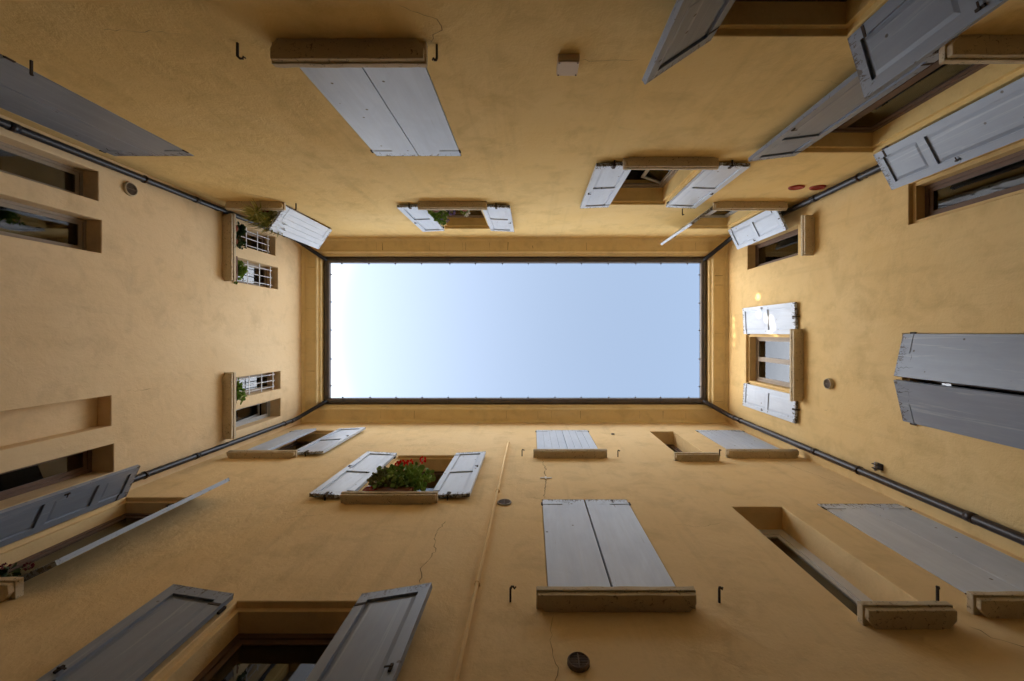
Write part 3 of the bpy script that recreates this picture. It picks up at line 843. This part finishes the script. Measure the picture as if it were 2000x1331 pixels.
# ------------------------------------------------------------------ gutters
gl = {'T': 'long dark gutter over the wall with the junction box',
      'B': 'long dark gutter over the wall with the geraniums',
      'L': 'short dark gutter above the grille windows at the white end of the sky',
      'R': 'short dark gutter above the curtained window at the blue end of the sky'}
GN, GZc, GRr = 0.500, 10.73, 0.082
for wl in 'TBLR':
    lo, hi = ENDS[wl]
    org = P(wl, (lo + hi) / 2, GN, GZc); f = PL(wl, org); bm = bmesh.new()
    ring0, ring1 = [], []
    K = 12
    prof = [(GN + GRr * math.cos(math.pi + math.pi * i / K), GZc + GRr * math.sin(math.pi + math.pi * i / K)) for i in range(K + 1)]
    prof += [(GN + GRr + 0.012, GZc + 0.004), (GN + GRr + 0.008, GZc + 0.014), (GN + GRr - 0.004, GZc + 0.008)]
    prof += [(GN + (GRr - 0.006) * math.cos(2 * math.pi - math.pi * i / K), GZc + (GRr - 0.006) * math.sin(2 * math.pi - math.pi * i / K)) for i in range(K + 1)]
    q0 = [bm.verts.new(f(mitre(wl, n, 0), n, z)) for n, z in prof]; q1 = [bm.verts.new(f(mitre(wl, n, 1), n, z)) for n, z in prof]
    k = len(prof)
    for i in range(k):
        fc = bm.faces.new((q0[i], q0[(i + 1) % k], q1[(i + 1) % k], q1[i])); fc.smooth = True
    g = mesh('gutter', bm, M['gutter'], None, org)
    tag(g, gl[wl], 'gutter', 'eaves gutters')
    # brackets
    nb = 14 if wl in 'TB' else 5
    l0, l1 = lo + 0.55, hi - 0.55
    base = None
    for i in range(nb):
        a = l0 + (l1 - l0) * (i + 0.5) / nb + random.uniform(-.03, .03)
        loc = P(wl, a, GN, GZc)
        if base is None:
            fb = PL(wl, loc); bm = bmesh.new()
            pts = [fb(a, GN + (GRr + 0.004) * math.cos(math.pi + math.pi * j / 8), GZc + (GRr + 0.004) * math.sin(math.pi + math.pi * j / 8)) for j in range(9)]
            tube(bm, pts + [fb(a, GN + GRr + 0.02, GZc + 0.02)], 0.007, 6)
            wbox(bm, fb, a - 0.014, a + 0.014, GN + GRr + 0.008, GN + GRr + 0.036, GZc + 0.0, GZc + 0.03)
            base = mesh('bracket', bm, M['gutter'], g, loc)
        else:
            dup(base, loc)

# ------------------------------------------------------------------ drainpipes
def drainpipe(xy, gxy, r, mat, label, bend):
    x, y = xy; gx, gy = gxy
    org = Vector((x, y, GZ)); bm = bmesh.new()
    pts = [(gx, gy, 10.69), (gx, gy, 10.64)]
    pts += [(gx + (x - gx) * u, gy + (y - gy) * u, 10.60 - 0.62 * bend * u) for u in (0.06, 0.3, 0.6, 0.94)]
    pts += [(x, y, 9.92 - 0.05), (x, y, 8.0), (x, y, 5.0), (x, y, 2.0), (x, y, GZ)]
    tube(bm, [Vector(p) - org for p in pts], r, 16)
    o = mesh('drainpipe', bm, mat, None, org)
    tag(o, label, 'drainpipe', 'corner drainpipes')
    for z in (9.85, 7.05, 4.55, 2.2):
        bm = bmesh.new(); tube(bm, [(0, 0, -0.045), (0, 0, 0.045)], r + 0.005, 16)
        mesh('collar', bm, mat, o, (x, y, z))
    sx = -1 if x < 0 else 1
    for z in (9.55, 6.1, 3.1):
        bm = bmesh.new(); tube(bm, [(0, 0, -0.014), (0, 0, 0.014)], r + 0.010, 16)
        wlx = -DL if x < 0 else DR
        box(bm, (0, -0.012, -0.012), (wlx - x, 0.012, 0.012))
        box(bm, (-sx * (r + 0.03), -0.01, -0.012), (0, 0.01, 0.012))
        mesh('clamp', bm, M['iron'], o, (x, y, z))
    return o
gx0, gx1, gy0, gy1 = -DL + GN, DR - GN, -DT + GN, DB - GN
drainpipe((-5.765, -2.285), (gx0, gy0), 0.047, M['pipe'], 'dark drainpipe in the corner beside the plank shutter and its spiky plant', 1)
drainpipe((-5.765, 2.125), (gx0, gy1), 0.047, M['pipe'], 'dark drainpipe in the corner below the tilted grey sash', 1)
drainpipe((4.885, -2.315), (gx1, gy0), 0.053, M['pipe'], 'dark drainpipe in the corner beside the two red wall discs', 1)
drainpipe((4.885, 2.055), (gx1, gy1), 0.055, M['pipe_brown'], 'brownish glossy drainpipe with collars in the corner below the curtained window', 1)

# ------------------------------------------------------------------ wall tube (thin, painted)
org = P('B', -0.49, 0.035, GZ); f = PL('B', org); bm = bmesh.new()
tube(bm, [f(-0.50, 0.03, GZ), f(-0.497, 0.03, 2.0), f(-0.49, 0.03, 5.0), f(-0.482, 0.03, 8.55)], 0.018, 12)
wt = tag(mesh('wall_tube', bm, M['plaster_bottom'], None, org), 'thin ochre painted tube running up the geranium wall', 'pipe')
for z in (8.5, 5.9, 3.72, 1.5):
    bm = bmesh.new(); tube(bm, [(0, 0, -.012), (0, 0, .012)], 0.022, 12); box(bm, (-0.028, 0, -0.010), (0.028, 0.034, 0.010))
    mesh('clip', bm, M['plaster_bottom'], wt, P('B', -0.482 - 0.002 * (8.5 - z), 0.03, z))

# ------------------------------------------------------------------ small wall fittings
def vent(wl, a, z, r, proj, rim, dark, label, slats=9, slat='vent_brown'):
    org = P(wl, a, 0, z); f = PL(wl, org); bm = bmesh.new()
    K = 28
    def circ(rr, n): return [bm.verts.new(f(a + rr * math.cos(2 * math.pi * i / K), n, z + rr * math.sin(2 * math.pi * i / K))) for i in range(K)]
    rs = [circ(r, 0.0), circ(r, proj * 0.7), circ(r - 0.008, proj), circ(r * 0.84, proj), circ(r * 0.82, proj * 0.3)]
    for i in range(4):
        for k in range(K): bm.faces.new((rs[i][k], rs[i][(k + 1) % K], rs[i + 1][(k + 1) % K], rs[i + 1][k]))
    o = mesh('round_vent', bm, M[rim], None, org); tag(o, label, 'vent', 'round wall vents')
    bm = bmesh.new()
    v = [bm.verts.new(f(a + r * 0.83 * math.cos(2 * math.pi * i / K), proj * 0.32, z + r * 0.83 * math.sin(2 * math.pi * i / K))) for i in range(K)]
    bm.faces.new(v); mesh('opening', bm, M['vent_dark'], o, org)
    bm = bmesh.new()
    for i in range(slats):
        zz = -r * 0.8 + 1.6 * r * (i + 0.5) / slats
        hw = math.sqrt(max(0.0001, (r * 0.83) ** 2 - zz * zz))
        wbox(bm, f, a - hw, a + hw, proj * 0.55, proj * 0.8, z + zz - r * 0.035, z + zz + r * 0.035)
    wbox(bm, f, a - 0.004, a + 0.004, proj * 0.81, proj * 0.9, z - r * .8, z + r * .8)
    mesh('slats', bm, M[slat], o, org)
    return o
vent('B', 0.327, 2.845, 0.078, 0.03, 'vent_brown', 'vent_dark', 'brown slatted round vent below the heavy sill of the lower wall')
vent('B', -0.366, 5.53, 0.097, 0.02, 'vent_grey', 'vent_dark', 'grey round vent right beside the thin wall tube')
vent('B', 1.84, 9.25, 0.042, 0.02, 'vent_grey', 'vent_dark', 'tiny round vent between the closed plank shutters and the narrow window', 5)
vent('L', -2.086, 5.96, 0.10, 0.035, 'vent_cream', 'vent_dark', 'round vent on the rosy wall above the narrow window by the corner pipe')
vent('R', 0.856, 6.85, 0.092, 0.06, 'vent_cream', 'vent_dark', 'round vent with a raised collar on the yellow end wall')
for a, lb in ((4.38, 'dark red oval disc farther from the drainpipe'), (4.73, 'dark red oval disc touching the drainpipe')):
    org = P('T', a, 0, 6.77); f = PL('T', org); bm = bmesh.new(); K = 26
    prof = [(0.125, 0), (0.125, 0.012), (0.112, 0.022), (0.085, 0.020), (0.075, 0.010), (0.03, 0.016)]
    rs = [[bm.verts.new(f(a + r * math.cos(2 * math.pi * i / K), n, 6.77 + r * 0.85 * math.sin(2 * math.pi * i / K))) for i in range(K)] for r, n in prof]
    for i in range(len(rs) - 1):
        for k in range(K): bm.faces.new((rs[i][k], rs[i][(k + 1) % K], rs[i + 1][(k + 1) % K], rs[i + 1][k]))
    bm.faces.new(rs[-1])
    tag(mesh('red_disc', bm, M['red'], None, org, smooth=True), lb, 'disc', 'red wall discs')
# junction box
org = P('T', 0.322, 0, 3.53); f = PL('T', org); bm = bmesh.new()
wbox(bm, f, 0.227, 0.417, 0, 0.062, 3.53, 3.73)
jb = tag(mesh('junction_box', bm, M['box'], None, org, bevel=0.006), 'square beige junction box on the ochre wall', 'junction box')
bm = bmesh.new(); wbox(bm, f, 0.231, 0.413, 0.0625, 0.070, 3.534, 3.726); ld = mesh('lid', bm, M['box'], jb, org, bevel=0.003)
for a in (0.243, 0.401):
    for z in (3.546, 3.714):
        bm = bmesh.new(); tube(bm, [f(a, 0.068, z), f(a, 0.074, z)], 0.008, 8); mesh('screw', bm, M['vent_brown'], ld, org)
# bracket lamp stub on the yellow wall
org = P('R', 1.92, 0, 5.86); f = PL('R', org); bm = bmesh.new()
wbox(bm, f, 1.875, 1.965, 0, 0.012, 5.82, 5.94)
st = tag(mesh('wall_bracket', bm, M['iron'], None, org), 'small rusty iron bracket on the yellow wall beside the drainpipe', 'bracket')
for a in (1.885, 1.945):
    bm = bmesh.new(); wbox(bm, f, a, a + 0.012, 0.0125, 0.085, 5.84, 5.92); mesh('arm', bm, M['iron'], st, org)
bm = bmesh.new(); tube(bm, [f(1.86, 0.06, 5.88), f(1.98, 0.06, 5.88)], 0.02, 10); mesh('pin', bm, M['zinc'], st, org)
# crack gauge
org = P('B', 0.22, 0, 6.46); f = PL('B', org); bm = bmesh.new()
wbox(bm, f, 0.14, 0.32, 0.004, 0.014, 6.445, 6.472); wbox(bm, f, 0.215, 0.238, 0.004, 0.0125, 6.40, 6.52)
tag(mesh('crack_gauge', bm, M['gauge'], None, org), 'small white plaster cross glued over the wall crack', 'gauge')

# iron shutter hooks
HK = [('T', -2.44, 3.40, 1, 'curled iron hook left of the thick shadowed sill'), ('T', -0.79, 3.42, -1, 'straight iron hook right of the thick shadowed sill'),
      ('T', -4.42, 3.62, -1, 'iron hook beside the closed shutters by the corner pipe'), ('T', -4.38, 7.62, -1, 'iron hook under the plank shutter'),
      ('T', 2.93, 7.95, 1, 'iron hook between the folded shutter and the edge-on shutter'),
      ('B', -0.18, 3.50, 1, 'iron hook between the wall tube and the heavy sill'), ('B', 1.60, 3.49, 1, 'iron hook between the heavy sill and the tall narrow window'),
      ('B', -0.175, 7.62, 1, 'iron hook left of the closed pale plank shutters'), ('B', 1.60, 7.58, 1, 'iron hook right of the closed pale plank shutters'),
      ('B', 3.50, 7.62, 1, 'iron hook between the two upper right sills'), ('B', 3.47, 3.50, 1, 'iron hook against the ragged shutters on the lower right')]
hb = None
for wl, a, z, sg, lb in HK:
    org = P(wl, a, 0, z); f = PL(wl, org); bm = bmesh.new()
    wbox(bm, f, a - 0.008, a + 0.008, -0.01, 0.115, z - 0.008, z + 0.008)
    s2 = sg
    tube(bm, [f(a, 0.11, z), f(a + s2 * .010, 0.12, z + .015), f(a + s2 * .024, 0.112, z + .03), f(a + s2 * .034, 0.10, z + .02), f(a + s2 * .045, 0.107, z + .035)], [0.010, 0.010, 0.009, 0.008, 0.007], 8)
    tag(mesh('shutter_hook', bm, M['iron'], None, org), lb, 'hook', 'iron shutter hooks')
# short catches holding the folded shutters
CT = [('T', 1.16, 5.74), ('T', 2.80, 5.74), ('T', -2.27, 7.63), ('T', -0.66, 7.63), ('R', -0.30, 7.66), ('R', 1.44, 7.66), ('B', -2.83, 5.64), ('B', -1.15, 5.64), ('B', -4.2, 7.64)]
CL = ['left catch under the folded shutter of the square ajar window', 'right catch under the folded shutter of the square ajar window', 'left catch under the shutter of the upper flower window',
      'right catch under the shutter of the upper flower window', 'catch under the sunlit panelled shutter', 'catch under the shaded panelled shutter of the curtained window',
      'left catch under the geranium window shutter', 'right catch under the geranium window shutter', 'catch under the folded shutter of the upper corner window']
for (wl, a, z), lb in zip(CT, CL):
    org = P(wl, a, 0, z - 0.03); f = PL(wl, org); bm = bmesh.new()
    wbox(bm, f, a - 0.010, a + 0.010, -0.01, 0.085, z - 0.036, z - 0.022)
    wbox(bm, f, a - 0.018, a + 0.018, 0.0705, 0.0855, z - 0.0355, z + 0.065)
    tag(mesh('shutter_catch', bm, M['iron'], None, org), lb, 'catch', 'shutter catches')

# ------------------------------------------------------------------ plants
def rnd_dir():
    while True:
        v = Vector((random.uniform(-1, 1), random.uniform(-1, 1), random.uniform(-1, 1)))
        if 0.05 < v.length < 1: return v.normalized()
def add_leaf(bm, c, d, size, wd=0.75, fold=0.25):
    d = d.normalized(); s = d.cross(Vector((0.2, 0.3, 1))); s = s.normalized() if s.length > 0.05 else Vector((1, 0, 0))
    up = s.cross(d)
    p = [c, c + d * size * .35 + s * size * wd * .5 + up * size * fold * .5, c + d * size * .8 + s * size * wd * .38 + up * size * fold * .2, c + d * size,
         c + d * size * .8 - s * size * wd * .38 + up * size * fold * .2, c + d * size * .35 - s * size * wd * .5 + up * size * fold * .5, c + d * size * .45]
    v = [bm.verts.new(q) for q in p]
    for t in ((0, 1, 6), (1, 2, 6), (2, 3, 6), (3, 4, 6), (4, 5, 6), (5, 0, 6)): bm.faces.new([v[i] for i in t])
def pot_bm(r, h, sq=None):
    bm = bmesh.new()
    if sq:
        a, b = sq
        lo = [(-a * .9, -b * .9), (a * .9, -b * .9), (a * .9, b * .9), (-a * .9, b * .9)]; hi = [(-a, -b), (a, -b), (a, b), (-a, b)]
        rings = [[bm.verts.new((x, y, 0)) for x, y in lo], [bm.verts.new((x, y, h)) for x, y in hi], [bm.verts.new((x * 1.06, y * 1.06, h)) for x, y in hi], [bm.verts.new((x * 1.06, y * 1.06, h + .015)) for x, y in hi], [bm.verts.new((x * .93, y * .9, h + .015)) for x, y in hi], [bm.verts.new((x * .9, y * .88, h - .03)) for x, y in hi]]
    else:
        K = 20
        rings = [[bm.verts.new((q * r * math.cos(2 * math.pi * k / K), q * r * math.sin(2 * math.pi * k / K), z)) for k in range(K)] for q, z in ((.68, 0), (.95, h * .8), (1.05, h * .8), (1.05, h), (.92, h), (.85, h * .75))]
    for i in range(len(rings) - 1):
        k = len(rings[i])
        for j in range(k): bm.faces.new((rings[i][j], rings[i][(j + 1) % k], rings[i + 1][(j + 1) % k], rings[i + 1][j]))
    bm.faces.new(rings[0]); f = bm.faces.new(rings[-1]); f.material_index = 1
    return bm
def plant(loc, label, cat, potm, r, h, size, leaves, lsz, lmat, sq=None, rotz=0.0, flowers=(), clumps=7, lean=(0, 0, 0), group=None, lm2=None):
    """size = half extents of the foliage; flowers = list of ((x,y,z), radius, material, part name)"""
    loc = Vector(loc)
    root = empty('potted_plant', loc); root.rotation_euler = (0, 0, rotz)
    tag(root, label, cat, group)
    def put(nm, bm, mt, par=root, rc=True):
        if rc: bmesh.ops.recalc_face_normals(bm, faces=bm.faces)
        me = bpy.data.meshes.new(nm); bm.to_mesh(me); bm.free()
        for m in (mt if isinstance(mt, list) else [mt]): me.materials.append(m)
        o = bpy.data.objects.new(nm, me); COL.objects.link(o); o.parent = par
        return o
    put('pot', pot_bm(r, h, sq), [M[potm], M['soil']])
    bm = bmesh.new(); bs = bmesh.new()
    cs = []
    for i in range(clumps):
        v = rnd_dir(); q = random.uniform(0.3, 0.85)
        cs.append(Vector((v.x * size[0] * q + lean[0], v.y * size[1] * q + lean[1], h + size[2] * (0.85 + 0.85 * v.z * q) + lean[2])))
    for c in cs:
        b0 = Vector((c.x * .45, c.y * .35, h * .8))
        tube(bs, [b0, (b0 + c) / 2 + Vector((0, 0, size[2] * .15)), c], [0.008, 0.006, 0.004], 6)
    for i in range(leaves):
        c = random.choice(cs); v = rnd_dir()
        p = c + Vector((v.x * size[0], v.y * size[1], v.z * size[2])) * random.uniform(0.08, 0.48)
        p.z = max(p.z, h * 0.6)
        add_leaf(bm, p, (v + Vector((0, 0, random.uniform(-.6, .5)))), lsz * random.uniform(.6, 1.15), random.uniform(.65, .95), random.uniform(.1, .5))
    put('foliage', bm, M[lmat], rc=False)
    put('stem', bs, M['stem'])
    for p, fr, fm, nm in flowers:
        p = Vector(p); bm = bmesh.new(); bs2 = bmesh.new()
        tube(bm, [Vector((p.x * .8, p.y * .6, h + size[2] * .5)), p], 0.004, 5, 1)
        for j in range(26):
            v = rnd_dir(); add_leaf(bm, p + v * fr * .55, v, fr * .7, 0.9, 0.3)
        put(nm, bm, [M[fm], M['stem']], rc=False)
    return root

# geraniums in the lower wall's window
def onB(a, n, z): return P('B', a, n, z)
fl = [((-0.03, -0.27, 0.62), 0.055, 'petal_red', 'flower'), ((0.07, -0.27, 0.68), 0.050, 'petal_red', 'flower'), ((0.19, -0.22, 0.98), 0.050, 'petal_red', 'flower'), ((0.05, -0.14, 0.80), 0.035, 'petal_red', 'flower'), ((-0.08, -0.28, 0.58), 0.040, 'petal_red', 'flower')]
plant(onB(-1.93, 0.04, 5.58), 'big red geranium filling the window of the lower wall', 'plant', 'pot_brown', 0.1, 0.16, (0.44, 0.18, 0.30), 520, 0.078, 'leaf_green', sq=(0.26, 0.085), flowers=fl, clumps=24, lean=(0.0, -0.12, -0.02))
plant(onB(-2.24, 0.05, 5.58), 'pale leaved plant in a red bowl at the left end of the geranium sill', 'plant', 'pot_red', 0.115, 0.12, (0.22, 0.15, 0.28), 260, 0.075, 'leaf_pale', clumps=10, lean=(0.05, -0.08, 0.0))
# plant on the far lower left sill
plant(onB(-4.95, 0.05, 3.59), 'potted plant with dark red blooms at the foot of the edge-on shutter', 'plant', 'terracotta', 0.10, 0.15, (0.10, 0.09, 0.10), 90, 0.065, 'leaf_dark', clumps=4,
      flowers=[((0.10, 0.0, 0.36), 0.034, 'petal_crimson', 'flower'), ((-0.10, 0.0, 0.34), 0.034, 'petal_crimson', 'flower')])
# upper flower window
plant(P('T', -1.80, 0.05, 7.58), 'leafy plant with violet blooms in the upper flower window', 'plant', 'pot_brown', 0.09, 0.13, (0.14, 0.12, 0.32), 240, 0.075, 'leaf_green', clumps=9, lean=(0.0, 0.05, 0.0),
      flowers=[((0.02, 0.11, 0.42), 0.05, 'petal_purple', 'flower'), ((0.10, 0.08, 0.75), 0.035, 'petal_purple', 'flower')])
plant(P('T', -1.52, 0.05, 7.58), 'small plant with violet blooms in the middle of the upper flower sill', 'plant', 'pot_brown', 0.075, 0.11, (0.08, 0.08, 0.08), 60, 0.055, 'leaf_dark', clumps=4,
      flowers=[((0.0, 0.05, 0.25), 0.06, 'petal_purple', 'flower')])
plant(P('T', -1.25, 0.05, 7.58), 'small plant with white blooms at the right of the upper flower sill', 'plant', 'terracotta', 0.08, 0.11, (0.09, 0.08, 0.09), 80, 0.06, 'leaf_green', clumps=4,
      flowers=[((0.0, 0.06, 0.26), 0.07, 'petal_white', 'flower')])
# left wing sill plants
plant(P('L', -2.03, 0.06, 7.85), 'dark green plant in a red clay pot on the grille sill nearest the plank shutter', 'plant', 'terracotta', 0.075, 0.13, (0.10, 0.13, 0.16), 200, 0.08, 'leaf_dark', clumps=7)
plant(P('L', -1.77, 0.06, 7.85), 'small dark plant in a red clay pot between the two grilles', 'plant', 'terracotta', 0.07, 0.13, (0.09, 0.08, 0.13), 120, 0.075, 'leaf_dark', clumps=5)
plant(P('L', -1.25, 0.05, 7.85), 'bushy green plant in a brown planter below the sky reflecting grille', 'plant', 'pot_brown', 0.075, 0.12, (0.10, 0.20, 0.14), 260, 0.075, 'leaf_green', sq=(0.07, 0.22), clumps=9)
plant(P('L', 1.12, 0.05, 7.85), 'long bushy green plant alone on the lower grille sill', 'plant', 'pot_brown', 0.075, 0.10, (0.09, 0.24, 0.14), 320, 0.07, 'leaf_green', sq=(0.065, 0.24), clumps=10)
# spiky hanging plant
def spiky(loc, label):
    root = empty('hanging_plant', loc); tag(root, label, 'plant')
    def put(nm, bm, mt, rc=True):
        if rc: bmesh.ops.recalc_face_normals(bm, faces=bm.faces)
        me = bpy.data.meshes.new(nm); bm.to_mesh(me); bm.free()
        for m in (mt if isinstance(mt, list) else [mt]): me.materials.append(m)
        o = bpy.data.objects.new(nm, me); COL.objects.link(o); o.parent = root
    put('pot', pot_bm(0.09, 0.14), [M['terracotta'], M['soil']])
    bm = bmesh.new(); bs = bmesh.new()
    heads = [Vector((0, 0, 0.16)), Vector((0.05, 0.15, 0.28)), Vector((-0.02, 0.22, -0.02)), Vector((0.06, 0.20, -0.22)), Vector((0.02, 0.26, 0.12)), Vector((0.04, 0.28, 0.36))]
    for h in heads[1:]: tube(bs, [(0, 0, .13), Vector((h.x * .5, h.y * .6, max(h.z, .16) + .08)), h], 0.005, 5)
    for h in heads:
        for i in range(42):
            v = rnd_dir(); v.z = v.z * .7 + .15; v.normalize(); ln = random.uniform(.15, .32); s = v.cross(Vector((0, 0, 1))); s = s.normalized() * .012 if s.length > .01 else Vector((.012, 0, 0))
            p0 = h; p1 = h + v * ln * .55 + Vector((0, 0, .02)); p2 = h + v * ln + Vector((0, 0, -.06 - ln * .2))
            q = [bm.verts.new(x) for x in (p0 - s * .6, p0 + s * .6, p1 + s, p1 - s, p2)]
            bm.faces.new((q[0], q[1], q[2], q[3])); bm.faces.new((q[3], q[2], q[4]))
    put('foliage', bm, M['leaf_spider'], False); put('stem', bs, M['leaf_spider'])
spiky(P('T', -5.02, 0.05, 7.59), 'yellow green spiky plant spilling over the upper corner sill')
plant(P('T', -5.25, 0.0, 7.59), 'dark leafy plant behind the spiky one on the upper corner sill', 'plant', 'pot_brown', 0.085, 0.14, (0.14, 0.12, 0.26), 220, 0.08, 'leaf_dark', clumps=8)

# ------------------------------------------------------------------ ground
bm = bmesh.new(); s = 600
quad(bm, [(-s, -s, 0), (s, -s, 0), (s, s, 0), (-s, s, 0)])
tag(mesh('ground', bm, M['ground'], None, (0, 0, GZ)), kind='structure')
